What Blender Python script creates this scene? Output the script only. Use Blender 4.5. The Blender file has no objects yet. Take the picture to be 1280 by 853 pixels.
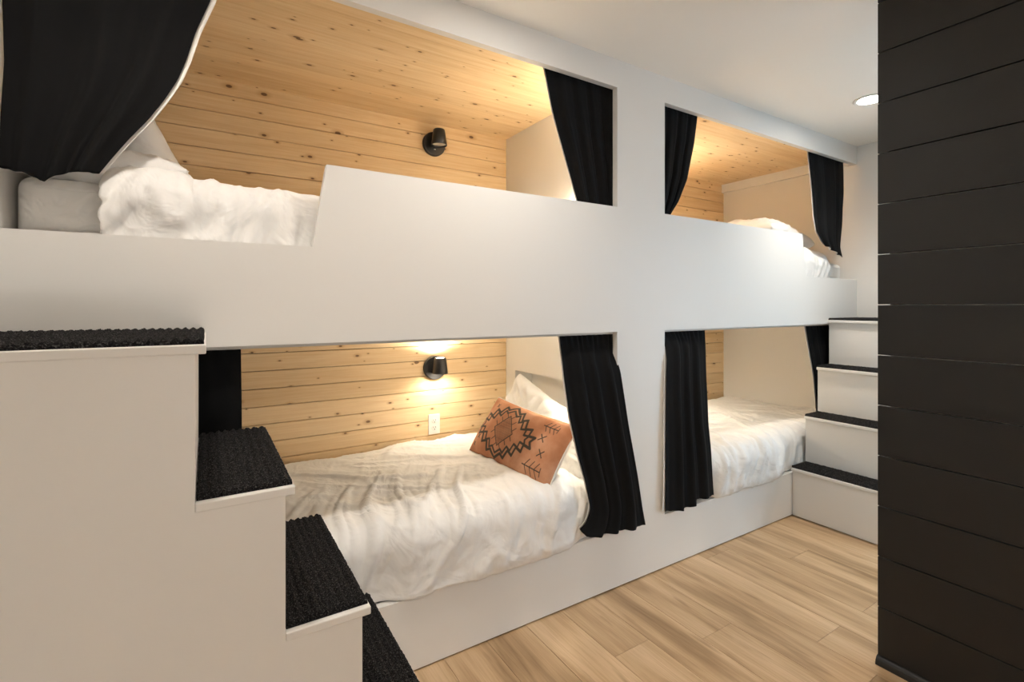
import bpy, bmesh, math, random
import numpy as np
from mathutils import Vector, Matrix, noise

random.seed(7)
scene = bpy.context.scene
COL = scene.collection

# ------------------------------------------------------------------ camera
IMG_W, IMG_H = 1280, 853
FOCAL_PX, YAW, HORIZON, CAM_H = 613.0, math.radians(32.0), 383.0, 1.295
cam_data = bpy.data.cameras.new('camera')
cam_data.sensor_fit = 'HORIZONTAL'
cam_data.sensor_width = 36.0
cam_data.lens = FOCAL_PX / IMG_W * 36.0
cam_data.shift_y = (HORIZON - IMG_H / 2) / IMG_W
cam_data.clip_start = 0.02
cam = bpy.data.objects.new('camera', cam_data)
COL.objects.link(cam)
cam.location = (0, 0, CAM_H)
cam.rotation_euler = (math.radians(90), 0, -YAW)
scene.camera = cam

# ------------------------------------------------------------------ world, light, exposure
SKY_COLOR, SKY_STRENGTH = (0.42, 0.72, 1.0), 3.8
EXPOSURE = 0.68
DOWN_POWER, DOWN_COLOR = 29.5, (1.0, 0.91, 0.79)
BACK_FILL_POWER = 12.0
FILL_GLOBE_POWER, FILL_GLOBE_COLOR = 230.0, (1.0, 0.95, 0.88)
LAMP_DOWN, LAMP_UP, LAMP_COLOR = 14.0, 14.0, (1.0, 0.87, 0.68)

world = bpy.data.worlds.new('sky')
scene.world = world
world.use_nodes = True
bg = world.node_tree.nodes['Background']
bg.inputs['Color'].default_value = (*SKY_COLOR, 1)
bg.inputs['Strength'].default_value = SKY_STRENGTH

scene.view_settings.view_transform = 'Standard'
scene.view_settings.look = 'None'
scene.view_settings.gamma = 1.0
scene.view_settings.use_curve_mapping = False
scene.view_settings.exposure = EXPOSURE
scene.cycles.use_denoising = True
scene.cycles.max_bounces = 10
scene.cycles.diffuse_bounces = 6
scene.cycles.sample_clamp_indirect = 6.0
scene.cycles.caustics_reflective = False
scene.cycles.caustics_refractive = False

# ------------------------------------------------------------------ dimensions (metres)
CEIL = 2.43
FRONT = 1.655            # front face of the bunk
FT = 0.03                # thickness of the front panel
BACK = 2.71              # plank wall behind the beds
XL, XR = -0.43, 3.92     # room side walls
POST0, POST1 = 1.605, 1.924
END_L, END_R = 1.65, 1.885   # faces of the block between the two bays
BCEIL = 2.387            # wooden ceiling of the upper bunks
PAN_B, RAIL, LOW = 1.177, 1.752, 1.484
BASE_T = 0.265
HEAD_B = 2.302
ROOM_BACK = -2.6
BLACK_X, BLACK_Y = 2.073, 0.808

# ------------------------------------------------------------------ mesh helpers
class MB:
    def __init__(self):
        self.v, self.f = [], []
    def add(self, vs, fs):
        o = len(self.v)
        self.v += [tuple(p) for p in vs]
        self.f += [tuple(i + o for i in f) for f in fs]
        return self
    def box(self, x0, x1, y0, y1, z0, z1):
        vs = [(x, y, z) for z in (z0, z1) for y in (y0, y1) for x in (x0, x1)]
        fs = [(0, 2, 3, 1), (4, 5, 7, 6), (0, 1, 5, 4), (2, 6, 7, 3), (0, 4, 6, 2), (1, 3, 7, 5)]
        return self.add(vs, fs)
    def prism_y(self, poly, y0, y1):
        """poly: counter-clockwise (x, z) seen from -Y"""
        n = len(poly)
        vs = [(x, y0, z) for x, z in poly] + [(x, y1, z) for x, z in poly]
        fs = [tuple(range(n)), tuple(range(2 * n - 1, n - 1, -1))]
        fs += [(i, i + n, (i + 1) % n + n, (i + 1) % n) for i in range(n)]
        return self.add(vs, fs)
    def prism_x(self, poly, x0, x1):
        n = len(poly)
        vs = [(x0, y, z) for y, z in poly] + [(x1, y, z) for y, z in poly]
        fs = [tuple(range(n)), tuple(range(2 * n - 1, n - 1, -1))]
        fs += [(i, i + n, (i + 1) % n + n, (i + 1) % n) for i in range(n)]
        return self.add(vs, fs)
    def lathe(self, prof, axis='z', n=40, c=(0, 0, 0), cap=True):
        vs = []
        for r, h in prof:
            for k in range(n):
                a = 2 * math.pi * k / n
                p = (r * math.cos(a), r * math.sin(a), h)
                if axis == 'y':
                    p = (p[0], h, p[1])
                elif axis == 'x':
                    p = (h, p[0], p[1])
                vs.append((p[0] + c[0], p[1] + c[1], p[2] + c[2]))
        fs = []
        m = len(prof)
        for i in range(m - 1):
            for k in range(n):
                k2 = (k + 1) % n
                fs.append((i * n + k, i * n + k2, (i + 1) * n + k2, (i + 1) * n + k))
        if cap:
            fs.append(tuple(range(n - 1, -1, -1)))
            fs.append(tuple((m - 1) * n + k for k in range(n)))
        return self.add(vs, fs)
    def mesh(self, name):
        me = bpy.data.meshes.new(name)
        me.from_pydata(self.v, [], self.f)
        bm = bmesh.new(); bm.from_mesh(me)
        bmesh.ops.recalc_face_normals(bm, faces=bm.faces)
        bm.to_mesh(me); bm.free()
        return me
    def build(self, name, mat, parent=None, smooth=False, bevel=0.0, loc=None):
        return link(name, self.mesh(name), mat, parent, smooth, bevel, loc)

def link(name, me, mat, parent=None, smooth=False, bevel=0.0, loc=None):
    o = bpy.data.objects.new(name, me)
    COL.objects.link(o)
    if mat is not None and not me.materials:
        me.materials.append(mat)
    if parent is not None:
        o.parent = parent
        o.matrix_parent_inverse = Matrix.Translation(-Vector(parent_loc(parent)))
    if loc is not None:
        o.location = loc
    if smooth:
        for p in me.polygons:
            p.use_smooth = True
    if bevel:
        b = o.modifiers.new('bevel', 'BEVEL')
        b.width = bevel; b.segments = 2; b.limit_method = 'ANGLE'; b.angle_limit = math.radians(50)
        b.harden_normals = False
    return o

def parent_loc(p):
    l = Vector((0, 0, 0))
    while p is not None:
        l += p.location
        if p.parent is not None:
            l += p.matrix_parent_inverse.translation
        p = p.parent
    return l

def empty(name, loc=(0, 0, 0)):
    o = bpy.data.objects.new(name, None)
    o.empty_display_size = 0.1
    o.location = loc
    COL.objects.link(o)
    return o

def tag(o, label=None, cat=None, group=None, kind=None):
    if label: o['label'] = label
    if cat: o['category'] = cat
    if group: o['group'] = group
    if kind: o['kind'] = kind
    return o

def grid_mesh(name, P, close_u=False):
    """P: (nu, nv, 3) array"""
    nu, nv, _ = P.shape
    me = bpy.data.meshes.new(name)
    idx = np.arange(nu * nv).reshape(nu, nv)
    if close_u:
        a = idx; b = np.roll(idx, -1, 0)
    else:
        a = idx[:-1]; b = idx[1:]
    F = np.stack([a[:, :-1], b[:, :-1], b[:, 1:], a[:, 1:]], -1).reshape(-1, 4)
    me.from_pydata(P.reshape(-1, 3).tolist(), [], F.tolist())
    me.polygons.foreach_set('use_smooth', [True] * len(me.polygons))
    return me

def fbm(x, y, z, octv=3):
    return noise.fractal(Vector((x, y, z)), 1.0, 2.0, octv)

def smoothstep(a, b, x):
    t = np.clip((x - a) / (b - a), 0, 1)
    return t * t * (3 - 2 * t)

# ------------------------------------------------------------------ materials
def new_mat(name):
    m = bpy.data.materials.new(name)
    m.use_nodes = True
    nt = m.node_tree
    return m, nt, nt.nodes['Principled BSDF']

def nd(nt, t, **kw):
    n = nt.nodes.new(t)
    for k, v in kw.items():
        if hasattr(n, k): setattr(n, k, v)
        else: n.inputs[k].default_value = v
    return n

def ramp(nt, stops):
    n = nt.nodes.new('ShaderNodeValToRGB')
    e = n.color_ramp.elements
    while len(e) < len(stops): e.new(0.5)
    for el, (p, c) in zip(e, stops):
        el.position = p
        el.color = (*c, 1) if len(c) == 3 else c
    return n

def coords(nt, scale=(1, 1, 1), rand=True):
    tc = nd(nt, 'ShaderNodeTexCoord')
    src = tc.outputs['Object']
    if rand:
        oi = nd(nt, 'ShaderNodeObjectInfo')
        mul = nd(nt, 'ShaderNodeMath', operation='MULTIPLY')
        mul.inputs[1].default_value = 53.0
        nt.links.new(oi.outputs['Random'], mul.inputs[0])
        add = nd(nt, 'ShaderNodeVectorMath', operation='ADD')
        nt.links.new(src, add.inputs[0]); nt.links.new(mul.outputs[0], add.inputs[1])
        src = add.outputs[0]
    mp = nd(nt, 'ShaderNodeMapping')
    mp.inputs['Scale'].default_value = scale
    nt.links.new(src, mp.inputs['Vector'])
    return mp.outputs['Vector']

def mixc(nt, fac, a, b, blend='MIX'):
    n = nd(nt, 'ShaderNodeMix', data_type='RGBA', blend_type=blend)
    for k, s in ((0, fac), (6, a), (7, b)):
        if hasattr(s, 'is_linked'): nt.links.new(s, n.inputs[k])
        elif isinstance(s, (int, float)): n.inputs[k].default_value = s
        else: n.inputs[k].default_value = (*s, 1)
    return n.outputs[2]

def bump(nt, bsdf, height, strength=0.2, dist=0.01):
    b = nd(nt, 'ShaderNodeBump')
    b.inputs['Strength'].default_value = strength
    b.inputs['Distance'].default_value = dist
    nt.links.new(height, b.inputs['Height'])
    nt.links.new(b.outputs[0], bsdf.inputs['Normal'])

def plain(name, col, rough=0.6, metal=0.0, nscale=0, nstr=0.05, var=0.0):
    m, nt, b = new_mat(name)
    b.inputs['Base Color'].default_value = (*col, 1)
    b.inputs['Roughness'].default_value = rough
    b.inputs['Metallic'].default_value = metal
    if nscale:
        n = nd(nt, 'ShaderNodeTexNoise'); n.inputs['Scale'].default_value = nscale
        n.inputs['Detail'].default_value = 3
        nt.links.new(coords(nt, rand=False), n.inputs['Vector'])
        bump(nt, b, n.outputs['Fac'], nstr, 0.004)
        if var:
            r = ramp(nt, [(0.3, tuple(c * (1 - var) for c in col)), (0.7, tuple(min(1, c * (1 + var)) for c in col))])
            nt.links.new(n.outputs['Fac'], r.inputs[0]); nt.links.new(r.outputs[0], b.inputs['Base Color'])
    return m

def make_pine():
    m, nt, b = new_mat('pine')
    g = nd(nt, 'ShaderNodeTexNoise'); g.inputs['Scale'].default_value = 1.0
    g.inputs['Detail'].default_value = 4; g.inputs['Distortion'].default_value = 0.6
    nt.links.new(coords(nt, (2.2, 30, 34)), g.inputs['Vector'])
    base = ramp(nt, [(0.25, (0.74, 0.54, 0.31)), (0.5, (0.80, 0.62, 0.39)), (0.78, (0.86, 0.70, 0.47))])
    nt.links.new(g.outputs['Fac'], base.inputs[0])
    w = nd(nt, 'ShaderNodeTexNoise'); w.inputs['Scale'].default_value = 1.0
    w.inputs['Detail'].default_value = 2
    nt.links.new(coords(nt, (5, 130, 150)), w.inputs['Vector'])
    fine = ramp(nt, [(0.35, (0.90, 0.86, 0.80)), (0.62, (1, 1, 1))])
    nt.links.new(w.outputs['Fac'], fine.inputs[0])
    c = mixc(nt, 0.6, base.outputs[0], fine.outputs[0], 'MULTIPLY')
    # per-board tint
    oi = nd(nt, 'ShaderNodeObjectInfo')
    tint = ramp(nt, [(0, (0.92, 0.88, 0.82)), (1, (1.06, 1.05, 1.04))])
    nt.links.new(oi.outputs['Random'], tint.inputs[0])
    c = mixc(nt, 1.0, c, tint.outputs[0], 'MULTIPLY')
    # knots
    for sc, rad, keep in (((5.2, 9, 9.5), 0.062, 0.58), ((7.0, 14, 15.0), 0.05, 0.70)):
        tcv = coords(nt, sc)
        v = nd(nt, 'ShaderNodeTexVoronoi', feature='F1', voronoi_dimensions='2D'); v.inputs['Scale'].default_value = 1.0
        sx = nd(nt, 'ShaderNodeSeparateXYZ'); nt.links.new(tcv, sx.inputs[0])
        cx = nd(nt, 'ShaderNodeCombineXYZ'); nt.links.new(sx.outputs[0], cx.inputs[0]); nt.links.new(sx.outputs[2], cx.inputs[1])
        nt.links.new(cx.outputs[0], v.inputs['Vector'])
        sep = nd(nt, 'ShaderNodeSeparateColor'); nt.links.new(v.outputs['Color'], sep.inputs[0])
        gt = nd(nt, 'ShaderNodeMath', operation='GREATER_THAN'); gt.inputs[1].default_value = keep
        nt.links.new(sep.outputs[0], gt.inputs[0])
        # size differs from knot to knot
        sz = nd(nt, 'ShaderNodeMapRange'); sz.inputs[3].default_value = 0.7; sz.inputs[4].default_value = 2.0
        nt.links.new(sep.outputs[1], sz.inputs[0])
        dm = nd(nt, 'ShaderNodeMath', operation='MULTIPLY')
        nt.links.new(v.outputs['Distance'], dm.inputs[0]); nt.links.new(sz.outputs[0], dm.inputs[1])
        halo = nd(nt, 'ShaderNodeMapRange'); halo.inputs[1].default_value = rad * 0.9; halo.inputs[2].default_value = rad * 2.8
        halo.inputs[3].default_value = 0.55; halo.inputs[4].default_value = 0.0
        nt.links.new(dm.outputs[0], halo.inputs[0])
        hm = nd(nt, 'ShaderNodeMath', operation='MULTIPLY'); nt.links.new(halo.outputs[0], hm.inputs[0]); nt.links.new(gt.outputs[0], hm.inputs[1])
        c = mixc(nt, hm.outputs[0], c, (0.46, 0.25, 0.09))
        core = nd(nt, 'ShaderNodeMapRange'); core.inputs[1].default_value = rad * 0.75; core.inputs[2].default_value = rad * 1.05
        core.inputs[3].default_value = 0.9; core.inputs[4].default_value = 0.0
        nt.links.new(dm.outputs[0], core.inputs[0])
        km = nd(nt, 'ShaderNodeMath', operation='MULTIPLY'); nt.links.new(core.outputs[0], km.inputs[0]); nt.links.new(gt.outputs[0], km.inputs[1])
        c = mixc(nt, km.outputs[0], c, (0.12, 0.055, 0.02))
    nt.links.new(c, b.inputs['Base Color'])
    b.inputs['Roughness'].default_value = 0.55
    bump(nt, b, w.outputs['Fac'], 0.06, 0.002)
    return m

def make_floor_mat():
    m, nt, b = new_mat('vinyl_oak')
    a = nd(nt, 'ShaderNodeTexNoise'); a.inputs['Scale'].default_value = 1; a.inputs['Detail'].default_value = 4; a.inputs['Distortion'].default_value = 0.4
    nt.links.new(coords(nt, (11.5, 1.15, 1)), a.inputs['Vector'])
    r = ramp(nt, [(0.24, (0.22, 0.13, 0.062)), (0.40, (0.40, 0.265, 0.145)), (0.53, (0.54, 0.375, 0.22)), (0.75, (0.65, 0.475, 0.305))])
    nt.links.new(a.outputs['Fac'], r.inputs[0])
    f = nd(nt, 'ShaderNodeTexNoise'); f.inputs['Scale'].default_value = 1; f.inputs['Detail'].default_value = 3
    nt.links.new(coords(nt, (160, 6, 1)), f.inputs['Vector'])
    fr = ramp(nt, [(0.36, (0.80, 0.76, 0.70)), (0.55, (1, 1, 1))])
    nt.links.new(f.outputs['Fac'], fr.inputs[0])
    c = mixc(nt, 0.6, r.outputs[0], fr.outputs[0], 'MULTIPLY')
    k = nd(nt, 'ShaderNodeTexNoise'); k.inputs['Scale'].default_value = 1; k.inputs['Detail'].default_value = 5
    nt.links.new(coords(nt, (26, 3.2, 1)), k.inputs['Vector'])
    kr = nd(nt, 'ShaderNodeMapRange'); kr.inputs[1].default_value = 0.62; kr.inputs[2].default_value = 0.74; kr.inputs[4].default_value = 0.6
    nt.links.new(k.outputs['Fac'], kr.inputs[0])
    c = mixc(nt, kr.outputs[0], c, (0.23, 0.135, 0.06))
    oi = nd(nt, 'ShaderNodeObjectInfo')
    tint = ramp(nt, [(0, (0.96, 0.955, 0.95)), (1, (1.03, 1.03, 1.03))])
    nt.links.new(oi.outputs['Random'], tint.inputs[0])
    c = mixc(nt, 1.0, c, tint.outputs[0], 'MULTIPLY')
    nt.links.new(c, b.inputs['Base Color'])
    b.inputs['Roughness'].default_value = 0.45
    bump(nt, b, f.outputs['Fac'], 0.05, 0.002)
    return m

def make_carpet():
    m, nt, b = new_mat('charcoal_carpet')
    n = nd(nt, 'ShaderNodeTexNoise'); n.inputs['Scale'].default_value = 300; n.inputs['Detail'].default_value = 2
    nt.links.new(coords(nt), n.inputs['Vector'])
    r = ramp(nt, [(0.36, (0.004, 0.004, 0.0045)), (0.56, (0.017, 0.016, 0.017)), (0.72, (0.10, 0.096, 0.092))])
    nt.links.new(n.outputs['Fac'], r.inputs[0]); nt.links.new(r.outputs[0], b.inputs['Base Color'])
    b.inputs['Roughness'].default_value = 1.0
    b.inputs['Specular IOR Level'].default_value = 0.1
    bump(nt, b, n.outputs['Fac'], 0.9, 0.006)
    return m

def make_cloth(name, col, rough=0.9, weave=900, wr=0.0, sheen=0.0):
    m, nt, b = new_mat(name)
    b.inputs['Base Color'].default_value = (*col, 1)
    b.inputs['Roughness'].default_value = rough
    b.inputs['Specular IOR Level'].default_value = 0.2
    if sheen:
        b.inputs['Sheen Weight'].default_value = sheen
        b.inputs['Sheen Roughness'].default_value = 0.5
    n = nd(nt, 'ShaderNodeTexNoise'); n.inputs['Scale'].default_value = weave; n.inputs['Detail'].default_value = 2
    nt.links.new(coords(nt, rand=False), n.inputs['Vector'])
    if wr:
        w = nd(nt, 'ShaderNodeTexNoise'); w.inputs['Scale'].default_value = 7; w.inputs['Detail'].default_value = 3; w.inputs['Distortion'].default_value = 1.0
        nt.links.new(coords(nt, (1, 0.6, 1), rand=False), w.inputs['Vector'])
        b2 = nd(nt, 'ShaderNodeBump'); b2.inputs['Strength'].default_value = wr; b2.inputs['Distance'].default_value = 0.02
        s1 = nd(nt, 'ShaderNodeMath', operation='SUBTRACT'); s1.inputs[1].default_value = .5
        nt.links.new(w.outputs['Fac'], s1.inputs[0])
        s2 = nd(nt, 'ShaderNodeMath', operation='ABSOLUTE'); nt.links.new(s1.outputs[0], s2.inputs[0])
        s3 = nd(nt, 'ShaderNodeMapRange'); s3.inputs[1].default_value = 0; s3.inputs[2].default_value = .16; s3.inputs[3].default_value = 1; s3.inputs[4].default_value = 0
        s3.interpolation_type = 'SMOOTHSTEP'
        nt.links.new(s2.outputs[0], s3.inputs[0])
        nt.links.new(s3.outputs[0], b2.inputs['Height'])
        b1 = nd(nt, 'ShaderNodeBump'); b1.inputs['Strength'].default_value = 0.08; b1.inputs['Distance'].default_value = 0.002
        nt.links.new(n.outputs['Fac'], b1.inputs['Height']); nt.links.new(b2.outputs[0], b1.inputs['Normal'])
        nt.links.new(b1.outputs[0], b.inputs['Normal'])
    else:
        bump(nt, b, n.outputs['Fac'], 0.2, 0.002)
    return m

def emissive(name, col, strength):
    m, nt, b = new_mat(name)
    b.inputs['Base Color'].default_value = (0.9, 0.9, 0.88, 1)
    b.inputs['Emission Color'].default_value = (*col, 1)
    b.inputs['Emission Strength'].default_value = strength
    return m

def glass_mat():
    m, nt, b = new_mat('window_glass')
    t = nd(nt, 'ShaderNodeBsdfTransparent'); g = nd(nt, 'ShaderNodeBsdfGlossy'); g.inputs['Roughness'].default_value = 0.02
    mx = nd(nt, 'ShaderNodeMixShader'); mx.inputs[0].default_value = 0.06
    nt.links.new(t.outputs[0], mx.inputs[1]); nt.links.new(g.outputs[0], mx.inputs[2])
    nt.links.new(mx.outputs[0], nt.nodes['Material Output'].inputs['Surface'])
    return m

M = dict(
    white=plain('white_paint', (0.76, 0.75, 0.73), 0.42, nscale=60, nstr=0.02),
    wall=plain('wall_paint', (0.77, 0.75, 0.72), 0.75, nscale=130, nstr=0.05),
    ceiling=plain('ceiling_paint', (0.90, 0.87, 0.82), 0.85, nscale=130, nstr=0.05),
    black=plain('black_board', (0.006, 0.006, 0.0064), 0.5, nscale=420, nstr=0.12, var=0.25),
    metal=plain('black_metal', (0.012, 0.012, 0.013), 0.35),
    track=plain('curtain_track', (0.55, 0.54, 0.52), 0.4),
    plastic=plain('white_plastic', (0.80, 0.80, 0.78), 0.35),
    slot=plain('dark_slot', (0.03, 0.03, 0.03), 0.6),
    pine=make_pine(), floor=make_floor_mat(), carpet=make_carpet(),
    curtain=make_cloth('black_cotton', (0.0045, 0.0045, 0.005), 0.95, 700),
    lining=make_cloth('white_lining', (0.80, 0.78, 0.75), 0.9, 700),
    linen=make_cloth('white_linen', (0.78, 0.775, 0.765), 0.85, 900, wr=0.15),
    sheet=make_cloth('white_sheet', (0.82, 0.81, 0.79), 0.85, 900, wr=0.30),
    lamp_off=plain('lamp_diffuser', (0.62, 0.57, 0.50), 0.4),
    lamp_on=emissive('lamp_glow', LAMP_COLOR, 25),
    down_on=emissive('downlight_glow', (1, 0.93, 0.84), 60),
    subfloor=plain('subfloor', (0.10, 0.07, 0.045), 0.9),
    core=plain('drywall_core', (0.74, 0.72, 0.69), 0.7),
    glass=glass_mat(),
    globe=emissive('fill_globe_glow', FILL_GLOBE_COLOR, 6),
)

# ------------------------------------------------------------------ setting: floor, ceiling, walls
floor = tag(MB().box(XL - .1, XR + .1, ROOM_BACK - .1, BACK + .1, -0.10, -0.0065).build('floor', M['subfloor']), kind='structure')
ceiling = tag(MB().box(XL - .1, XR + .1, ROOM_BACK - .1, BACK + .1, CEIL, CEIL + .1).build('ceiling', M['ceiling']), kind='structure')
tag(MB().box(XL - .1, XL, ROOM_BACK, BACK + .1, 0, CEIL).build('wall_left', M['wall']), kind='structure')
tag(MB().box(XL - .1, XR + .1, ROOM_BACK - .1, ROOM_BACK, 0, CEIL).build('wall_front', M['wall']), kind='structure')
wall_back = tag(MB().box(XL - .1, XR + .1, BACK + .016, BACK + .1, 0, CEIL).build('wall_back', M['subfloor']), kind='structure')
# right wall with a window in the passage behind the black partition
WY0, WY1, WZ0, WZ1 = -0.75, 0.35, 0.12, 2.10
mb = MB().box(XR, XR + .1, ROOM_BACK, WY0, 0, CEIL).box(XR, XR + .1, WY1, BACK + .016, 0, CEIL)
mb.box(XR, XR + .1, WY0, WY1, 0, WZ0).box(XR, XR + .1, WY0, WY1, WZ1, CEIL)
wall_right = tag(mb.build('wall_right', M['wall']), kind='structure')
win = tag(empty('window_1', (XR + .05, (WY0 + WY1) / 2, WZ0)), kind='structure')
fr = MB()
for a, b_, c_, d_ in ((WY0, WY0 + .05, WZ0, WZ1), (WY1 - .05, WY1, WZ0, WZ1), (WY0 + .05, WY1 - .05, WZ0, WZ0 + .05), (WY0 + .05, WY1 - .05, WZ1 - .05, WZ1)):
    fr.box(XR + .03, XR + .08, a, b_, c_, d_)
fr.build('window_frame', M['white'], win)
MB().box(XR + .05, XR + .056, WY0 + .05, WY1 - .05, WZ0 + .05, WZ1 - .05).build('pane', M['glass'], win)
portal = bpy.data.lights.new('window_portal', 'AREA')
portal.shape = 'RECTANGLE'; portal.size = WY1 - WY0; portal.size_y = WZ1 - WZ0
portal.cycles.is_portal = True
po = bpy.data.objects.new('window_portal', portal); COL.objects.link(po)
po.location = (XR + .11, (WY0 + WY1) / 2, (WZ0 + WZ1) / 2)
po.rotation_euler = Vector((-1, 0, 0)).to_track_quat('-Z', 'Z').to_euler()

# floor planks, laid away from the viewer
def floor_plank_mesh(L, w=0.1795):
    e = 0.0009
    mb = MB()
    x0, x1, y0, y1 = -w / 2 + .0004, w / 2 - .0004, .0005, L - .0005
    vs = [(x0, y0, -.0065), (x1, y0, -.0065), (x1, y1, -.0065), (x0, y1, -.0065),
          (x0, y0, -e * .6), (x1, y0, -e * .6), (x1, y1, -e * .6), (x0, y1, -e * .6),
          (x0 + e, y0 + e, 0), (x1 - e, y0 + e, 0), (x1 - e, y1 - e, 0), (x0 + e, y1 - e, 0)]
    fs = [(0, 3, 2, 1), (8, 9, 10, 11)]
    for k in range(4):
        k2 = (k + 1) % 4
        fs += [(k, k2, 4 + k2, 4 + k), (4 + k, 4 + k2, 8 + k2, 8 + k)]
    me = mb.add(vs, fs).mesh('floor_plank')
    me.materials.append(M['floor'])
    return me
plank_cache = {}
PW, PL = 0.1795, 1.22
joints = {0: 1.334, 2: 1.225, 7: 1.375}
col_i = 0
k0 = int(math.floor((XL - 1.281) / PW)) - 1
rng = random.Random(3)
k = k0
while 1.281 + k * PW < XR:
    xa = 1.281 + k * PW
    xb = xa + PW
    xa2, xb2 = max(xa, XL), min(xb, XR)
    if xb2 - xa2 > .01:
        j = joints.get(k, rng.uniform(0.2, 1.42))
        y = j
        while y < FRONT: y += PL
        while y > ROOM_BACK:
            ya, yb = max(y - PL, ROOM_BACK), min(y, FRONT + .02)
            if yb - ya > .01:
                key = (round(yb - ya, 3), round(xb2 - xa2, 3))
                if key not in plank_cache: plank_cache[key] = floor_plank_mesh(key[0], key[1])
                link('floor_plank', plank_cache[key], None, floor, loc=((xa2 + xb2) / 2, ya, 0))
            y -= PL
    k += 1

# black shiplap partition to the right of the viewer
bw = tag(MB().box(BLACK_X + .016, BLACK_X + .13, ROOM_BACK, BLACK_Y - .032, 0, CEIL).build('wall_partition', M['core']), kind='structure')
BP = 0.1827
board_me = None
for i in range(15):
    z0 = 0.0215 + (i - 1) * BP + .0018
    z1 = 0.0215 + i * BP - .0018
    z0c, z1c = max(z0, .001), min(z1, CEIL - .001)
    me = MB().box(0, .016, ROOM_BACK, BLACK_Y, z0c - z0, z1c - z0).mesh('shiplap_board') if (board_me is None or z0c != z0 or z1c != z1) else board_me
    if not me.materials: me.materials.append(M['black'])
    if z0c == z0 and z1c == z1: board_me = me
    o = link('shiplap_board', me, None, bw, bevel=.0014, loc=(BLACK_X, 0, z0))
q = [(BLACK_X, 0.0)] + [(BLACK_X - .02 * math.cos(a), .03 * math.sin(a)) for a in np.linspace(0, math.pi / 2, 6)]
mb = MB(); n = len(q)
mb.prism_y([(x, z + .0005) for x, z in q], ROOM_BACK, BLACK_Y)
mb.build('shoe_moulding', M['black'], bw)

# ------------------------------------------------------------------ pine boards
PP = 0.0885
def pine_board_mesh(L, w, groove):
    """board along local X, face towards -Y, width along Z from 0 to w"""
    g, t = groove, .014
    gap = .0013 if groove > .002 else .0006
    y0 = 0.0
    vs = []
    for x in (0, L):
        vs += [(x, t, gap), (x, t, w - gap), (x, y0 + g, w - gap), (x, y0, w - gap - g), (x, y0, gap + g), (x, y0 + g, gap)]
    fs = [(0, 1, 2, 3, 4, 5), (11, 10, 9, 8, 7, 6)] + [(i, i + 6, (i + 1) % 6 + 6, (i + 1) % 6) for i in range(6)]
    me = MB().add(vs, fs).mesh('pine_board')
    me.materials.append(M['pine'])
    return me

BAYS = ((XL + .001, END_L - .001), (END_R + .001, XR - .001))
for bi, (xa, xb) in enumerate(BAYS):
    full = pine_board_mesh(xb - xa, PP, .0022)
    for zs, ztop, zbot in ((0.974, 1.175, 0.27), (2.303, BCEIL, 1.31)):
        kk = int(math.floor((zbot - zs) / PP))
        while True:
            z0 = zs + kk * PP
            if z0 >= ztop - .004: break
            z1 = min(z0 + PP, ztop)
            if z0 < zbot: z0n = zbot
            else: z0n = z0
            if z1 - z0n > .01:
                me = full if (z1 - z0n) > PP - 1e-4 else pine_board_mesh(xb - xa, z1 - z0n, .0022)
                link('pine_board', me, None, wall_back, loc=(xa, BACK, z0n))
            kk += 1

# ------------------------------------------------------------------ built-in bunk
bunk = tag(empty('bunk_bed_frame', (1.75, FRONT, 0)), 'white built-in double bunk frame with two upper and two lower berths', 'bunk bed')
mb = MB()
Y0, Y1 = FRONT, FRONT + FT
mb.prism_y([(XL, .006), (XR, .006), (XR, BASE_T), (XL, BASE_T)], Y0, Y1)
mb.prism_y([(POST0, BASE_T), (POST1, BASE_T), (POST1, PAN_B), (POST0, PAN_B)], Y0, Y1)
mb.prism_y([(XL, PAN_B), (XR, PAN_B), (XR, LOW), (3.237, LOW), (3.198, RAIL), (.331, RAIL), (.288, LOW), (XL, LOW)], Y0, Y1)
mb.prism_y([(POST0, RAIL), (POST1, RAIL), (POST1, HEAD_B), (POST0, HEAD_B)], Y0, Y1)
mb.prism_y([(XL, HEAD_B), (XR, HEAD_B), (XR, CEIL), (XL, CEIL)], Y0, Y1)
mb.build('front_frame', M['white'], bunk)
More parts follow.
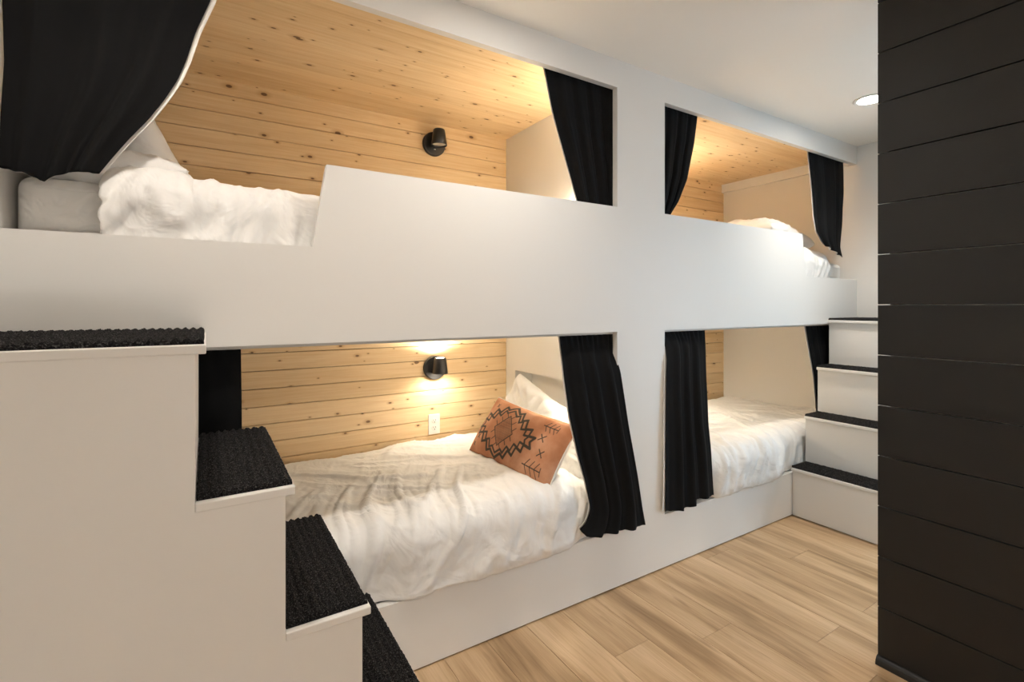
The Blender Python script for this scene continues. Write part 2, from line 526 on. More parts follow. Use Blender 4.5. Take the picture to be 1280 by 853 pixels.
# block between the bays, with a niche in its lower left face
NY0, NY1, NZ0, NZ1, ND = 1.80, 2.60, 0.62, 0.893, 0.125
mb = MB()
mb.box(END_L, END_R, Y1, BACK + .014, BASE_T, NZ0)
mb.box(END_L, END_R, Y1, BACK + .014, NZ1, CEIL)
mb.box(END_L, END_R, Y1, NY0, NZ0, NZ1)
mb.box(END_L, END_R, NY1, BACK + .014, NZ0, NZ1)
mb.box(END_L + ND, END_R, NY0, NY1, NZ0, NZ1)
mb.build('dividing_wall', M['white'], bunk)
for (xa, xb) in BAYS:
    MB().box(xa, xb, Y1, BACK - .001, .0, BASE_T - .012).build('lower_platform', M['white'], bunk)
    MB().box(xa, xb, Y1, BACK - .001, 1.19, 1.305).build('upper_platform', M['white'], bunk)
    # wooden ceiling of the upper berth
    panel = MB().box(xa, xb, Y1, BACK, BCEIL + .0145, CEIL - .001).build('berth_ceiling', M['subfloor'], bunk)
    full = pine_board_mesh(xb - xa, PP, .0013)
    ys = 1.863 - 2 * PP
    while ys < BACK - .004:
        y1 = min(ys + PP, BACK)
        y0 = max(ys, Y1)
        me = full if (y1 - y0) > PP - 1e-4 else pine_board_mesh(xb - xa, y1 - y0, .0013)
        o = link('pine_board', me, None, panel)
        o.rotation_euler = (math.radians(90), 0, math.radians(0))
        o.rotation_euler = (math.radians(-90), 0, 0)
        o.location = (xa, y0, BCEIL)
        ys += PP
    # curtain tracks
    MB().box(xa + .005, xb - .005, 1.692, 1.718, BCEIL - .03, BCEIL - .0005).build('curtain_track', M['track'], bunk, bevel=.002)
    MB().box(xa + .005, xb - .005, 1.692, 1.718, 1.165, 1.1895).build('curtain_track', M['track'], bunk, bevel=.002)
MB().box(XR - .03, XR - .001, Y1, BACK - .001, BCEIL - .085, BCEIL).build('end_trim', M['white'], bunk)

# ------------------------------------------------------------------ stairs
def carpet_mesh(x0, x1, y0, y1, z):
    """ribbed pad, ribs run along Y"""
    nx = int((x1 - x0) / .0022); ny = int((y1 - y0) / .006)
    X = np.linspace(x0, x1, nx); Y = np.linspace(y0, y1, ny)
    P = np.zeros((nx, ny, 3))
    rg = np.random.default_rng(int(abs(x0 + z) * 1000) + 5)
    rib = .5 + .5 * np.cos(2 * np.pi * (X - x0) / .0185 + np.pi)
    H = .007 + .006 * (rib ** .7)[:, None] + rg.normal(0, .0009, (nx, ny))
    P[..., 0] = X[:, None]; P[..., 1] = Y[None]; P[..., 2] = z + H
    P[..., 0] += rg.normal(0, .0003, (nx, ny)); 
    P[:, 0, 2] -= .002; P[0, :, 2] -= .002; P[-1, :, 2] -= .002
    # skirt
    Q = np.zeros((nx + 2, ny + 2, 3))
    Q[1:-1, 1:-1] = P
    Q[0, 1:-1] = P[0]; Q[-1, 1:-1] = P[-1]; Q[1:-1, 0] = P[:, 0]; Q[1:-1, -1] = P[:, -1]
    Q[0, 0] = P[0, 0]; Q[0, -1] = P[0, -1]; Q[-1, 0] = P[-1, 0]; Q[-1, -1] = P[-1, -1]
    Q[0, :, 2] = Q[-1, :, 2] = z; Q[:, 0, 2] = z; Q[:, -1, 2] = z
    me = grid_mesh('carpet_pad', Q)
    return me

def staircase(name, label, noses, tops, sgn, wall_x, y_out):
    """noses: x of each nosing, lowest step first; sgn: +1 if the stair climbs towards +X"""
    root = tag(empty(name, ((noses[0] + wall_x) / 2, (FRONT + y_out) / 2, 0)), label, 'stairs')
    TT, OV, SIDE = .018, .018, .006
    ys = y_out + SIDE
    zprev = 0.0
    # stepped side board
    poly = [(noses[0] + sgn * OV, 0.0)]
    for i, (nx_, zt) in enumerate(zip(noses, tops)):
        poly.append((nx_ + sgn * OV, zt - TT))
        if i < len(noses) - 1: poly.append((noses[i + 1] + sgn * OV, zt - TT))
    poly += [(wall_x - sgn * .001, tops[-1] - TT), (wall_x - sgn * .001, 0.0)]
    MB().prism_y(poly, ys, ys + .018).build('side_panel', M['white'], root)
    for i, (nx_, zt) in enumerate(zip(noses, tops)):
        xe = noses[i + 1] + sgn * OV if i < len(noses) - 1 else wall_x - sgn * .001
        xs = nx_ + sgn * OV
        zb = .005 if i == 0 else tops[i - 1]
        MB().box(min(xs, xs + sgn * .018), max(xs, xs + sgn * .018), ys + .018, FRONT - .001, zb, zt - TT).build('riser', M['white'], root)
        a, b = sorted((nx_, xe))
        t = MB().box(a, b, y_out, FRONT - .001, zt - TT, zt).build('tread', M['white'], root, bevel=.0025)
        c0, c1 = sorted((nx_ + sgn * .004, xe - sgn * .002))
        cme = carpet_mesh(c0, c1, y_out + .014, FRONT - .004, zt + .0002)
        tag(link('carpet_pad', cme, M['carpet'], t), 'charcoal ribbed carpet pad')
    return root

Y_OUT = 1.10
staircase('bunk_staircase', 'white box stairs with charcoal carpet treads, nearest the viewer', [.471, .315, .158, .001], [.322, .622, .922, 1.222], -1, XL, Y_OUT)
staircase('bunk_staircase', 'white box stairs beside the black shiplap wall at far end', [3.062, 3.215, 3.364, 3.510], [.300, .600, .900, 1.203], 1, XR, Y_OUT)

# ------------------------------------------------------------------ mattresses
def rounded_box(name, x0, x1, y0, y1, z0, z1, r, mat, bulge=0.0):
    bm = bmesh.new()
    bmesh.ops.create_cube(bm, size=1)
    for v in bm.verts:
        v.co = Vector(((x0 + x1) / 2 + v.co.x * (x1 - x0), (y0 + y1) / 2 + v.co.y * (y1 - y0), (z0 + z1) / 2 + v.co.z * (z1 - z0)))
    bmesh.ops.bevel(bm, geom=bm.edges[:], offset=r, segments=5, profile=.5, affect='EDGES')
    me = bpy.data.meshes.new(name); bm.to_mesh(me); bm.free()
    return link(name, me, mat, smooth=True)

def mattress(label, x0, x1, y0, y1, z0, z1):
    o = rounded_box('mattress', x0, x1, y0, y1, z0, z1, .035, M['sheet'])
    tag(o, label, 'mattress', 'mattresses in the bunk')
    mb = MB()
    for z in (z0 + .03, z1 - .03):
        pts = [(x0 + .04, y0 - .001), (x1 - .04, y0 - .001)]
        mb.box(x0 + .035, x1 - .035, y0 - .003, y0 + .004, z - .003, z + .003)
    mb.build('piping', M['sheet'], o, bevel=.001)
    return o
MX = ((XL + .012, END_L - .012), (END_R + .012, XR - .012))
mattress('white mattress under the duvet of lower berth with lit lamp', MX[0][0], MX[0][1], 1.735, BACK - .02, BASE_T - .011, .47)
mattress('white mattress under the duvet of lower berth at far stairs', MX[1][0], MX[1][1], 1.735, BACK - .02, BASE_T - .011, .46)
mattress('mattress in white sheet at head of nearest upper berth', MX[0][0], MX[0][1], 1.750, BACK - .02, 1.306, 1.640)
mattress('white mattress under the bedding of the far upper berth', MX[1][0], MX[1][1], 1.745, BACK - .02, 1.306, 1.60)

# ------------------------------------------------------------------ duvets
def ridged(x, y, s):
    return 1 - abs(noise.noise(Vector((x, y, s))))

def duvet(name, label, x0, x1, yf, yb, zt, zb, seed, lumps=.022, folds=.024, nu=260, nv=150, ends=(1, 1), angle=0.6, back_drop=.03, edge_r=.075, lift=None):
    top = yb - yf(0.5 * (x0 + x1)) - edge_r
    arc = edge_r * math.pi / 2
    drop = (zt - edge_r) - zb
    L = top + arc + drop
    P = np.zeros((nu, nv, 3)); N = np.zeros((nu, nv, 3))
    ca, sa = math.cos(angle), math.sin(angle)
    us = np.linspace(0, 1, nu)
    vs = np.linspace(0, 1, nv) ** .9
    for i, u in enumerate(us):
        x = x0 + (x1 - x0) * u
        y_front = yf(x)
        ex = min((x - x0) / .07 if ends[0] else 9, (x1 - x) / .07 if ends[1] else 9, 1)
        ez = -(1 - math.sqrt(max(0, 1 - (1 - ex) ** 2))) * .05
        for j, v in enumerate(vs):
            s = v * L
            if s < top:
                y, z, n = yb - s * (yb - y_front - edge_r) / top, zt, (0, 0, 1)
                bk = max(0, 1 - s / .12)
                z -= back_drop * bk * bk
                z += ez
            elif s < top + arc:
                a = (s - top) / edge_r
                y = y_front + edge_r - edge_r * math.sin(a); z = zt - edge_r + edge_r * math.cos(a) + ez * math.cos(a)
                n = (0, -math.sin(a), math.cos(a))
            else:
                y = y_front; z = zt - edge_r - (s - top - arc); n = (0, -1, 0)
            # folds run obliquely over the cloth, denser towards the front
            p, q_ = x + .06 * noise.noise(Vector((x * 3, s * 3, seed))), s + .06 * noise.noise(Vector((x * 3, s * 3, seed + 9)))
            al = p * ca + q_ * sa; ac = -p * sa + q_ * ca
            big = noise.noise(Vector((x * 2.1, s * 2.6, seed + 3))) * lumps
            # front part: folds fall over the edge
            wfront = min(1, max(0, (s - top * .45) / (top * .5)))
            r1 = ridged(ac * 6.5, al * 1.7, seed + 1) ** 8
            r2 = ridged(ac * 12, al * 3.0, seed + 2) ** 7
            r3 = ridged((p + .45 * (s - top)) * 7.5, s * 1.8, seed + 4) ** 7
            r4 = ridged((p + .3 * (s - top)) * 16, s * 3.2, seed + 5) ** 6
            mask = .45 + .55 * max(0, min(1, .5 + 1.1 * noise.noise(Vector((x * 1.7, s * 2.0, seed + 6)))))
            d = big + folds * mask * ((1 - .8 * wfront) * (r1 * .9 + r2 * .45) + (.15 + wfront) * (r3 * 1.0 + r4 * .5)) + .0015 * noise.noise(Vector((x * 40, s * 40, seed)))
            if lift: d += lift(x, y, s)
            hem = min(1, (L - s) / .03)
            d *= .35 + .65 * hem
            P[i, j] = (x, y + n[1] * d, z + n[2] * d)
            if s >= top + arc:
                hw = (s - top - arc) / max(drop, 1e-4)
                P[i, j, 2] += hw * .010 * noise.noise(Vector((x * 5, seed, 1.0)))
    me = grid_mesh(name, P)
    o = link(name, me, M['linen'])
    so = o.modifiers.new('thickness', 'SOLIDIFY'); so.thickness = .012; so.offset = -1
    tag(o, label, 'duvet', 'white duvets on the bunk berths')
    return o

def yf_low(a, b):
    return lambda x: 1.700 - .052 * float(smoothstep(a, a + .12, x)) * float(1 - smoothstep(b - .14, b, x))
duvet('duvet', 'rumpled white duvet on lower berth with orange patterned cushion', XL + .03, 1.45, yf_low(.50, 1.42), BACK - .03, .515, .272, 2.3)
duvet('duvet', 'rumpled white duvet on the lower berth beside the far stairs', END_R + .05, XR - .03, yf_low(2.24, 3.04), BACK - .03, .495, .275, 11.7)
duvet('duvet', 'puffy white duvet in the nearest upper berth, at the guard rail gap', -.235, 1.50, lambda x: 1.706 + .010 * float(smoothstep(-.06, -.02, x)), BACK - .05, 1.672, 1.40, 5.1, lumps=.016, folds=.022, angle=.9, edge_r=.10, lift=lambda x, y, s: .014 * float(1 - smoothstep(-.055, -.035, x)))
duvet('duvet', 'bunched white duvet in the far upper berth behind the rail', END_R + .1, 3.66, lambda x: 1.728, BACK - .05, 1.655, 1.42, 17.4, lumps=.03, folds=.025, edge_r=.09)

# ------------------------------------------------------------------ pillows
def pillow_mesh(name, w, h, t, seed, n=56, wr=.006, flat=0.0):
    us = np.linspace(-1, 1, n)
    P = np.zeros((2, n, n, 3))
    for side in (0, 1):
        sg = 1 if side == 0 else -1
        for i, u in enumerate(us):
            for j, v in enumerate(us):
                pu = u * (1 - .06 * (1 - v * v) * abs(u) ** 3); pv = v * (1 - .06 * (1 - u * u) * abs(v) ** 3)
                th = ((1 - abs(u) ** 2.6) * (1 - abs(v) ** 2.6)) ** .42 if abs(u) < 1 and abs(v) < 1 else 0
                th *= 1 + .25 * noise.noise(Vector((u * 1.3, v * 1.3, seed + side * 4)))
                d = th * t / 2
                if abs(u) < 1 and abs(v) < 1:
                    a_ = math.atan2(v, u)
                    rr = math.hypot(u, v)
                    d += wr * (ridged(a_ * 3.1, rr * 1.2, seed + side) ** 4) * rr * min(1, th * 1.5) + wr * .7 * noise.noise(Vector((u * 3, v * 3, seed + 7 + side)))*min(1, th*2)
                P[side, i, j] = (pu * w / 2, pv * h / 2, sg * max(d, 0 if abs(u) == 1 or abs(v) == 1 else .0015))
    idx = np.arange(2 * n * n).reshape(2, n, n)
    f = []
    a = idx[0]; f += np.stack([a[:-1, :-1], a[1:, :-1], a[1:, 1:], a[:-1, 1:]], -1).reshape(-1, 4).tolist()
    a = idx[1]; f += np.stack([a[:-1, :-1], a[:-1, 1:], a[1:, 1:], a[1:, :-1]], -1).reshape(-1, 4).tolist()
    me = bpy.data.meshes.new(name)
    me.from_pydata(P.reshape(-1, 3).tolist(), [], f)
    bm = bmesh.new(); bm.from_mesh(me)
    bmesh.ops.remove_doubles(bm, verts=bm.verts, dist=1e-5)
    bmesh.ops.recalc_face_normals(bm, faces=bm.faces)
    bm.to_mesh(me); bm.free()
    me.polygons.foreach_set('use_smooth', [True] * len(me.polygons))
    return me

def frame(center, u, v):
    u = Vector(u).normalized(); n = u.cross(Vector(v)).normalized(); v = n.cross(u)
    m = Matrix((u, v, n)).transposed().to_4x4()
    m.translation = Vector(center)
    return m

def pillow(label, w, h, t, center, u, v, seed, wr=.008):
    o = link('pillow', pillow_mesh('pillow', w, h, t, seed, wr=wr), M['linen'])
    o.matrix_world = frame(center, u, v)
    tag(o, label, 'pillow', 'white pillows')
    return o
pillow('plump white pillow at head of nearest upper berth, behind black curtain', .54, .68, .19, (-.225, 2.16, 1.875), (.50, .0, -.86), (0, 1, .03), 1.0)
pillow('white pillow lying flat under the large upper black curtain', .37, .60, .13, (-.235, 2.03, 1.695), (1, .03, 0), (-.03, 1, 0), 6.0, wr=.012)
pillow('white pillow with raised corner behind the orange cushion, beside the pine wall', .52, .36, .14, (1.505, 2.20, .665), (.03, -.95, -.30), (.30, -.22, .9), 2.0, wr=.014)
pillow('white pillow between the orange cushion and lower black curtain', .48, .36, .15, (1.525, 1.90, .60), (.05, -1, -.10), (.45, .0, 1), 3.0, wr=.014)
pillow('white pillow at the right end of the far upper berth', .60, .40, .17, (3.36, 1.99, 1.79), (1, .05, -.12), (-.05, 1, .12), 4.0, wr=.014)

# ------------------------------------------------------------------ patterned cushion
def cushion():
    w, h, t, n1, n2 = .63, .315, .13, 300, 170
    def seg(px, py, a, b):
        ax, ay = a; bx, by = b
        dx, dy = bx - ax, by - ay
        L2 = dx * dx + dy * dy
        tt = np.clip(((px - ax) * dx + (py - ay) * dy) / L2, 0, 1)
        return np.hypot(px - ax - tt * dx, py - ay - tt * dy)
    us = np.linspace(-1, 1, n1); vs = np.linspace(-1, 1, n2)
    U, V = np.meshgrid(us, vs, indexing='ij')
    A = U * w / 2; B = V * h / 2           # metres on the cloth
    ink = np.zeros_like(U)
    def line(pts, wd, closed=False):
        nonlocal ink
        pts = list(pts) + ([pts[0]] if closed else [])
        d = np.full_like(U, 9.0)
        for a, b in zip(pts[:-1], pts[1:]): d = np.minimum(d, seg(A, B, a, b))
        ink = np.maximum(ink, np.clip((wd / 2 + .0012 - d) / .0012, 0, 1))
    # stepped medallion, two outlines
    cx, cy = -.068, .0
    zig = [(0, .138), (.034, .106), (.056, .120), (.074, .076), (.104, .090), (.116, .046), (.150, .056), (.150, .022), (.186, .026), (.172, 0)]
    def zigm(s):
        tip = [(x * s * 1.24, y * s) for x, y in zig]
        r = tip + [(x, -y) for x, y in reversed(tip[:-1])]
        l = [(-x, y) for x, y in reversed(r[1:-1])]
        return [(cx + x, cy + y) for x, y in r + l]
    line(zigm(1.0), .0120, True)
    line(zigm(.82), .0095, True)
    # hatched diamond with rays
    dd = .078
    line([(cx, cy + dd), (cx + dd, cy), (cx, cy - dd), (cx - dd, cy)], .004, True)
    inside = (np.abs(A - cx) + np.abs(B - cy)) < dd
    hatch = (np.sin((A - cx) * 2 * np.pi / .0105) * np.sin((B - cy) * 2 * np.pi / .0105)) > -.05
    ink = np.maximum(ink, (inside & hatch) * .75)
    for k in range(4):
        for f_ in (.15, .5, .85):
            sx = (1, 1, -1, -1)[k]; sy = (1, -1, -1, 1)[k]
            bx, by = cx + sx * dd * f_, cy + sy * dd * (1 - f_)
            line([(bx, by), (bx + sx * .020, by + sy * .020)], .0035)
    # crosses and branched signs at both ends
    def cross(x, y, s):
        line([(x - s, y - s), (x + s, y + s)], .0042); line([(x - s, y + s), (x + s, y - s)], .0042)
    cross(.195, .040, .015); cross(.225, -.025, .015)
    cross(-.262, -.02, .010); cross(-.240, -.072, .010); cross(-.262, -.115, .008); cross(-.22, .11, .009)
    def branch(x, y, s, fl):
        line([(x - s * 1.6, y), (x + s * 1.6, y)], .0035)
        for e in (-1.2, -.3, .6):
            line([(x + s * e, y), (x + s * (e + .6), y + s * .9)], .003); line([(x + s * e, y), (x + s * (e + .6), y - s * .9)], .003)
        line([(x + s * 1.6, y - s * .5), (x + s * 1.6, y + s * .5)], .003)
    branch(.205, .100, .028, 1); branch(.205, -.098, .036, 1); 
    # body
    me = bpy.data.meshes.new('patterned_cushion')
    P = np.zeros((n1, n2, 3))
    pu = U * (1 - .045 * (1 - V * V) * np.abs(U) ** 3); pv = V * (1 - .07 * (1 - U * U) * np.abs(V) ** 3)
    th = (np.clip(1 - np.abs(U) ** 3, 0, 1) * np.clip(1 - np.abs(V) ** 2.4, 0, 1)) ** .45
    wob = np.array([[noise.noise(Vector((u * 3.1, v * 1.8, 4.4))) for v in vs[::5]] for u in us[::5]])
    wob = np.kron(wob, np.ones((5, 5)))[:n1, :n2]
    ker = np.ones(9) / 9
    wob = np.apply_along_axis(lambda q: np.convolve(np.pad(q, 4, 'edge'), ker, 'valid'), 0, wob)
    wob = np.apply_along_axis(lambda q: np.convolve(np.pad(q, 4, 'edge'), ker, 'valid'), 1, wob)
    P[..., 0] = pu * w / 2; P[..., 1] = pv * h / 2; P[..., 2] = th * t / 2 + wob * .008 * np.minimum(1, th * 2)
    me = grid_mesh('cushion_front', P)
    at = me.color_attributes.new('print', 'FLOAT_COLOR', 'POINT')
    arr = np.zeros((n1 * n2, 4)); arr[:, :3] = ink.reshape(-1, 1); arr[:, 3] = 1
    at.data.foreach_set('color', arr.ravel())
    m, nt, b = new_mat('rust_kilim')
    ca = nd(nt, 'ShaderNodeVertexColor', layer_name='print')
    ns = nd(nt, 'ShaderNodeTexNoise'); ns.inputs['Scale'].default_value = 9; ns.inputs['Detail'].default_value = 6
    nt.links.new(coords(nt, rand=False), ns.inputs['Vector'])
    r = ramp(nt, [(0.3, (0.31, 0.115, 0.05)), (0.5, (0.42, 0.19, 0.10)), (0.72, (0.53, 0.29, 0.18))])
    nt.links.new(ns.outputs['Fac'], r.inputs[0])
    sep = nd(nt, 'ShaderNodeSeparateColor'); nt.links.new(ca.outputs['Color'], sep.inputs[0])
    nt.links.new(mixc(nt, sep.outputs[0], r.outputs[0], (0.045, 0.036, 0.026)), b.inputs['Base Color'])
    b.inputs['Roughness'].default_value = .9
    n2_ = nd(nt, 'ShaderNodeTexNoise'); n2_.inputs['Scale'].default_value = 500
    nt.links.new(coords(nt, rand=False), n2_.inputs['Vector'])
    bump(nt, b, n2_.outputs['Fac'], .5, .002)
    root = empty('patterned_cushion', (0, 0, 0))
    f = link('cushion_front', me, m, root)
    Q = P[::4, ::4].copy(); Q[..., 2] *= -1
    # keep the full outline
    Q = np.zeros((n1 // 4 + 1, n2 // 4 + 1, 3))
    ii = np.linspace(0, n1 - 1, Q.shape[0]).round().astype(int); jj = np.linspace(0, n2 - 1, Q.shape[1]).round().astype(int)
    Q = P[np.ix_(ii, jj)].copy(); Q[..., 2] = -th[np.ix_(ii, jj)] * t / 2
    bk = link('cushion_back', grid_mesh('cushion_back', Q[::-1].copy()), M['lining'], root)
    tag(bk, 'plain off-white cushion back')
    mb = MB()
    ring = [P[i, 0] for i in range(0, n1, 6)] + [P[-1, j] for j in range(0, n2, 6)] + [P[i, -1] for i in range(n1 - 1, -1, -6)] + [P[0, j] for j in range(n2 - 1, -1, -6)]
    nr = len(ring); R = np.zeros((nr, 7, 3))
    for i in range(nr):
        a, b_ = np.array(ring[i - 1]), np.array(ring[(i + 1) % nr])
        d = b_ - a; d /= max(np.linalg.norm(d), 1e-6); nrm = np.array([d[1], -d[0], 0])
        for k_ in range(7):
            an = 2 * math.pi * k_ / 6
            R[i, k_] = np.array(ring[i]) + .0028 * (math.cos(an) * nrm + math.sin(an) * np.array([0, 0, 1]))
    link('cushion_piping', grid_mesh('cushion_piping', R, close_u=True), M['lining'], root)
    root.matrix_world = frame((1.285, 1.985, .652), (.045, -.63, -.035), (.175, -.04, .25))
    tag(root, 'rust orange lumbar cushion with dark stepped medallion print', 'cushion')
    return root
cushion()

# ------------------------------------------------------------------ curtains
def interp(pts, t):
    pts = np.array(pts, float); n = len(pts)
    # parametrise by z
    z = pts[:, 2]
    s = np.concatenate([[0], np.cumsum(np.linalg.norm(np.diff(pts, axis=0), axis=1))]); s /= s[-1]
    out = np.array([np.interp(t, s, pts[:, k]) for k in range(3)]).T
    # smooth
    for _ in range(3):
        o2 = out.copy(); o2[1:-1] = (out[:-2] + 2 * out[1:-1] + out[2:]) / 4; out = o2
    return out

def curtain(label, Lp, Rp, folds, amp, seed, hem=None, header=True, nu=110, nv=90, lining=(0.0, 0.0), spread=None):
    t = np.linspace(0, 1, nv)
    L = interp(Lp, t); R = interp(Rp, t)
    root = empty('curtain', tuple((L[-1] + R[-1]) / 2))
    tag(root, label, 'curtain', 'black bunk curtains')
    s = np.linspace(0, 1, nu)
    def sheet(off, ext):
        P = np.zeros((nu, nv, 3))
        for i, u in enumerate(s):
            ue = -ext[0] + u * (1 + ext[0] + ext[1])
            for j, tt in enumerate(t):
                p = L[j] * (1 - ue) + R[j] * ue
                ph = 2 * math.pi * folds * ue + 1.1 * noise.noise(Vector((tt * 1.3, seed, .3))) + 1.2 * noise.noise(Vector((ue * 2, tt * .8, seed + 2)))
                a = amp * (.45 + .55 * min(1, tt * 1.6))
                d = a * (math.sin(ph) - 1 + .35 * math.sin(2.1 * ph + seed)) + amp * .5 * noise.noise(Vector((ue * 2.5, tt * 2.2, seed + 5)))
                if header:
                    hd = max(0, 1 - tt / .10)
                    d = d * (1 - hd) + hd * amp * .35 * math.sin(ph * 3)
                d *= min(1, .35 + 4 * min(max(ue, 0), max(1 - ue, 0)))
                x = p[0] + .35 * a * math.cos(ph) * min(1, 6 * min(max(ue, 0), max(1 - ue, 0)))
                z = p[2]
                if hem is not None:
                    z += tt ** 6 * float(np.interp(ue, hem[0], hem[1]))
                z += tt ** 8 * .004 * noise.noise(Vector((ue * 14, seed, 1)))
                P[i, j] = (x, p[1] + d + off, z)
        return P
    o = link('cloth', grid_mesh('cloth', sheet(0, (0, 0))), M['curtain'], root)
    so = o.modifiers.new('thickness', 'SOLIDIFY'); so.thickness = .002; so.offset = 0
    P2 = sheet(.007, lining)
    o2 = link('lining', grid_mesh('lining', P2), M['lining'], root)
    tag(o2, 'white curtain lining')
    so = o2.modifiers.new('thickness', 'SOLIDIFY'); so.thickness = .0015; so.offset = 1
    return root

TZ = BCEIL - .031
curtain('large black curtain hanging over the head of the nearest upper berth',
        [(-.427, 1.705, TZ), (-.427, 1.70, 2.05), (-.422, 1.692, 1.9), (-.427, 1.684, 1.75), (-.426, 1.672, 1.645)],
        [(.05, 1.705, TZ), (.014, 1.705, 2.206), (-.024, 1.702, 2.097), (-.047, 1.699, 2.006), (-.068, 1.693, 1.941), (-.099, 1.688, 1.875), (-.135, 1.682, 1.81), (-.178, 1.676, 1.745), (-.214, 1.671, 1.684), (-.237, 1.667, 1.643)],
        3.2, .010, 1.0, hem=([0, .12, .45, .68, .85, 1], [-.012, -.016, -.036, -.004, -.004, 0]), lining=(0, .03))
curtain('tapering black curtain at the post end of the nearest upper berth',
        [(1.222, 1.708, TZ), (1.275, 1.708, 2.139), (1.327, 1.707, 1.99), (1.407, 1.705, 1.77), (1.43, 1.703, 1.70)],
        [(1.64, 1.708, TZ), (1.64, 1.708, 2.1), (1.64, 1.705, 1.70)], 4, .009, 2.0, lining=(.004, 0))
curtain('short black curtain left of the opening of the far upper berth',
        [(1.895, 1.708, TZ), (1.895, 1.708, 2.1), (1.895, 1.704, 1.72)],
        [(2.247, 1.708, TZ), (2.214, 1.708, 2.165), (2.156, 1.707, 1.963), (2.086, 1.705, 1.84), (2.019, 1.703, 1.766), (1.99, 1.702, 1.72)], 4, .009, 3.0)
curtain('black curtain at the right end of the far upper berth, bottom gathered',
        [(3.363, 1.704, TZ), (3.363, 1.704, 2.31), (3.383, 1.695, 2.1), (3.393, 1.685, 1.889), (3.403, 1.675, 1.783), (3.475, 1.667, 1.708)],
        [(3.824, 1.704, TZ), (3.824, 1.704, 2.302), (3.813, 1.695, 2.101), (3.768, 1.685, 1.87), (3.712, 1.675, 1.698), (3.723, 1.667, 1.631)], 3, .010, 4.0, lining=(.008, 0))
curtain('black curtain at the foot of the lower berth, behind the near stairs',
        [(-.41, 1.704, 1.164), (-.41, 1.703, .55)], [(.091, 1.704, 1.164), (.093, 1.703, 1.01), (.096, 1.703, .55)], 4, .008, 5.0)
curtain('long black curtain beside the orange cushion, falling over the bed base',
        [(1.309, 1.704, 1.164), (1.308, 1.675, .993), (1.318, 1.65, .82), (1.358, 1.640, .645), (1.390, 1.632, .54), (1.415, 1.625, .418), (1.385, 1.620, .365), (1.345, 1.615, .349)],
        [(1.640, 1.704, 1.164), (1.636, 1.700, 1.10), (1.612, 1.668, 1.05), (1.612, 1.643, .995), (1.632, 1.638, .873), (1.655, 1.636, .743), (1.680, 1.634, .625), (1.705, 1.632, .503), (1.732, 1.630, .357), (1.752, 1.628, .268)],
        3.6, .012, 6.0, hem=([0, .1, .35, .75, 1], [0, -.035, -.03, -.015, 0]), lining=(.012, 0))
curtain('long black curtain on the right of the white post, lower berth',
        [(1.936, 1.704, 1.164), (1.934, 1.66, 1.10), (1.925, 1.643, 1.03), (1.917, 1.640, .906), (1.908, 1.638, .635), (1.905, 1.636, .449), (1.896, 1.634, .295)],
        [(2.300, 1.704, 1.164), (2.270, 1.675, .92), (2.255, 1.650, .665), (2.270, 1.645, .539), (2.288, 1.640, .277)],
        3.4, .011, 7.0, hem=([0, .3, .55, .6, 1], [0, -.012, -.002, .02, .015]), lining=(.035, 0))
curtain('black curtain partly hidden by the far stairs, lower berth',
        [(3.333, 1.704, 1.164), (3.383, 1.704, .994), (3.434, 1.703, .832), (3.475, 1.702, .56)], [(3.85, 1.704, 1.164), (3.85, 1.703, .56)], 4, .008, 8.0, lining=(.02, 0))

# ------------------------------------------------------------------ reading lamps
def reading_lamp(label, x, z, lit, yb=BACK, rot=0.0, power=1.0):
    root = tag(empty('reading_lamp', (x, yb, z)), label, 'lamp', 'reading lamps on the pine wall')
    MB().lathe([(.066, yb), (.070, yb - .006), (.070, yb - .022), (.066, yb - .027)], 'y', 56, (x, 0, z)).build('backplate', M['metal'], root)
    MB().lathe([(.014, yb - .026), (.014, yb - .052)], 'y', 24, (x, 0, z + .016)).build('pivot', M['metal'], root)
    hx, hy, hz = x + .002, yb - .085, z + .016
    # head: hollow tapered cup, wide end down
    prof = [(.0, .052), (.030, .052), (.034, .049), (.045, -.040), (.0435, -.042), (.0415, -.040), (.036, .030)]
    prof = [(.030, .050), (.034, .046), (.046, -.040), (.044, -.042), (.042, -.038), (.036, .030)] if lit else [(.0005, .050), (.030, .050), (.034, .046), (.046, -.040), (.044, -.042), (.042, -.038), (.036, .030)]
    MB().lathe(prof, 'z', 48, (hx, hy, hz), cap=False).build('lamp_head', M['metal'], root, smooth=False)
    MB().lathe([(.0415, -.032), (.041, -.030)], 'z', 48, (hx, hy, hz)).build('diffuser', M['lamp_on'] if lit else M['lamp_off'], root)
    MB().box(x - .006, x + .006, yb - .0285, yb - .0265, z - .036, z - .031).build('switch', M['track'], root)
    if lit:
        MB().lathe([(.028, .044), (.028, .047)], 'z', 40, (hx, hy, hz)).build('upper_diffuser', M['lamp_on'], root)
        for pw, dz, d in ((LAMP_DOWN, -.046, -1), (LAMP_UP, .056, 1)):
            l = bpy.data.lights.new('lamp_light', 'SPOT')
            l.energy = pw * (power if not isinstance(power, tuple) else power[0 if d < 0 else 1]); l.color = LAMP_COLOR; l.shadow_soft_size = .03
            l.spot_size = math.radians(172); l.spot_blend = .5
            lo = bpy.data.objects.new('lamp_light', l); COL.objects.link(lo)
            lo.parent = root; lo.matrix_parent_inverse = Matrix.Translation(-root.location)
            lo.location = (hx, hy, hz + dz)
            lo.rotation_euler = (math.pi if d > 0 else 0, 0, 0)
    for ch in root.children:
        if ch.type == 'MESH':
            for p in ch.data.polygons: p.use_smooth = len(p.vertices) == 4
    root.rotation_euler = (0, 0, rot)
    return root
reading_lamp('unlit black round reading lamp high on the upper pine wall', 1.142, 2.250, False)
reading_lamp('lit round reading lamp above the wall outlet, lower berth', 1.148, .932, True, power=(.20, .60))
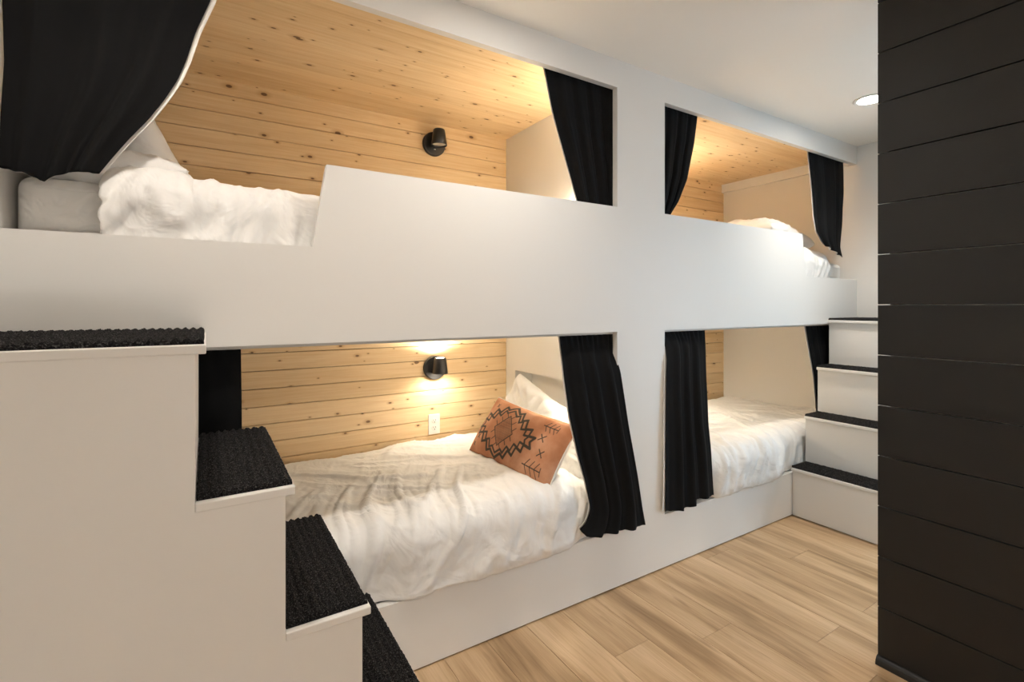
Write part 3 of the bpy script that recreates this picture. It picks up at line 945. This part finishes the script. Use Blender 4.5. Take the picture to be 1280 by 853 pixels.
reading_lamp('lit reading lamp on the end wall behind the tapering curtain of the upper berth', END_L, 2.0, True, yb=1.785, rot=-math.pi / 2, power=(1.25, .42))
reading_lamp('lit reading lamp added for fill behind the long curtain by the cushion', END_L, .96, True, yb=1.80, rot=-math.pi / 2, power=(.26, .50))  # unseen lamp added to spread light over the lower pine boards
reading_lamp('lit reading lamp behind the left curtain of the far upper berth', 2.62, 2.08, True, power=2.0)
reading_lamp('lit reading lamp hidden by the curtain of the far lower berth', 2.75, .932, True, power=(1.2, 1.8))

# ------------------------------------------------------------------ outlet
ot = tag(empty('wall_outlet', (1.148, BACK, .597)), 'white double wall outlet on pine boards under the lit lamp', 'outlet')
MB().box(1.148 - .036, 1.148 + .036, BACK - .006, BACK - .0001, .597 - .059, .597 + .059).build('cover_plate', M['plastic'], ot, bevel=.002)
for dz in (-.021, .021):
    sk = MB().lathe([(.0165, BACK - .0058), (.0165, BACK - .0082), (.0155, BACK - .0088)], 'y', 28, (1.148, 0, .597 + dz)).build('socket', M['plastic'], ot)
    mb = MB()
    mb.box(1.148 - .0075, 1.148 - .005, BACK - .0094, BACK - .0087, .597 + dz - .001, .597 + dz + .008)
    mb.box(1.148 + .005, 1.148 + .0075, BACK - .0094, BACK - .0087, .597 + dz - .001, .597 + dz + .008)
    mb.lathe([(.003, BACK - .0094), (.003, BACK - .0087)], 'y', 12, (1.148, 0, .597 + dz - .008))
    mb.build('socket_slots', M['slot'], sk)

# ------------------------------------------------------------------ recessed ceiling lights
def downlight(label, x, y, power):
    root = tag(empty('recessed_downlight', (x, y, CEIL)), label, 'ceiling light', 'recessed ceiling lights')
    MB().lathe([(.056, CEIL - .001), (.078, CEIL - .0005), (.080, CEIL - .003), (.072, CEIL - .007), (.058, CEIL - .005), (.056, CEIL - .001)], 'z', 56, (x, y, 0), cap=False).build('trim_ring', M['plastic'], root, smooth=True)
    MB().lathe([(.057, CEIL - .004), (.056, CEIL - .0008)], 'z', 56, (x, y, 0)).build('light_lens', M['down_on'], root)
    l = bpy.data.lights.new('downlight_beam', 'SPOT')
    l.energy = power; l.color = DOWN_COLOR; l.shadow_soft_size = .05
    l.spot_size = math.radians(130); l.spot_blend = 1.0
    lo = bpy.data.objects.new('downlight_beam', l); COL.objects.link(lo)
    lo.parent = root; lo.matrix_parent_inverse = Matrix.Translation(-root.location)
    lo.location = (x, y, CEIL - .012)
    return root
downlight('lit round recessed ceiling light at the edge of the black wall', 3.09, 1.24, DOWN_POWER * 1.6)
for x, y, p, w in ((.92, 1.24, DOWN_POWER, 'above the middle of the bunk front'), (-.1, 1.24, DOWN_POWER * .55, 'above the near stairs'), (.8, -.55, BACK_FILL_POWER, 'added for fill above the viewer'), (3.05, -.7, DOWN_POWER, 'added for fill in the passage behind the black wall')):  # the viewer and passage lights are unseen, added for fill
    downlight('lit round recessed ceiling light ' + w, x, y, p)

# ------------------------------------------------------------------ unseen globe lamps added behind the viewer as fill light
for x, w in ((.15, 'left'), (1.5, 'right')):
    y, z = ROOM_BACK, .62
    root = tag(empty('fill_globe_lamp', (x, y, z)), 'lit white globe lamp added as fill behind the viewer, %s one of the pair' % w, 'lamp', 'added globe fill lamps')
    MB().lathe([(.055, y + .0005), (.055, y + .018), (.05, y + .022)], 'y', 40, (x, 0, z)).build('backplate', M['metal'], root)
    MB().lathe([(.010, y + .02), (.010, y + .09)], 'y', 16, (x, 0, z)).build('arm', M['metal'], root)
    a = np.linspace(-math.pi / 2 + .02, math.pi / 2 - .02, 18)
    MB().lathe([(.11 * math.cos(t), .11 * math.sin(t)) for t in a], 'z', 40, (x, y + .20, z)).build('glass_globe', M['globe'], root, smooth=True)
    l = bpy.data.lights.new('fill_globe_light', 'POINT')
    l.energy = FILL_GLOBE_POWER; l.color = FILL_GLOBE_COLOR; l.shadow_soft_size = .115
    lo = bpy.data.objects.new('fill_globe_light', l); COL.objects.link(lo)
    lo.parent = root; lo.matrix_parent_inverse = Matrix.Translation(-root.location)
    lo.location = (x, y + .20, z)
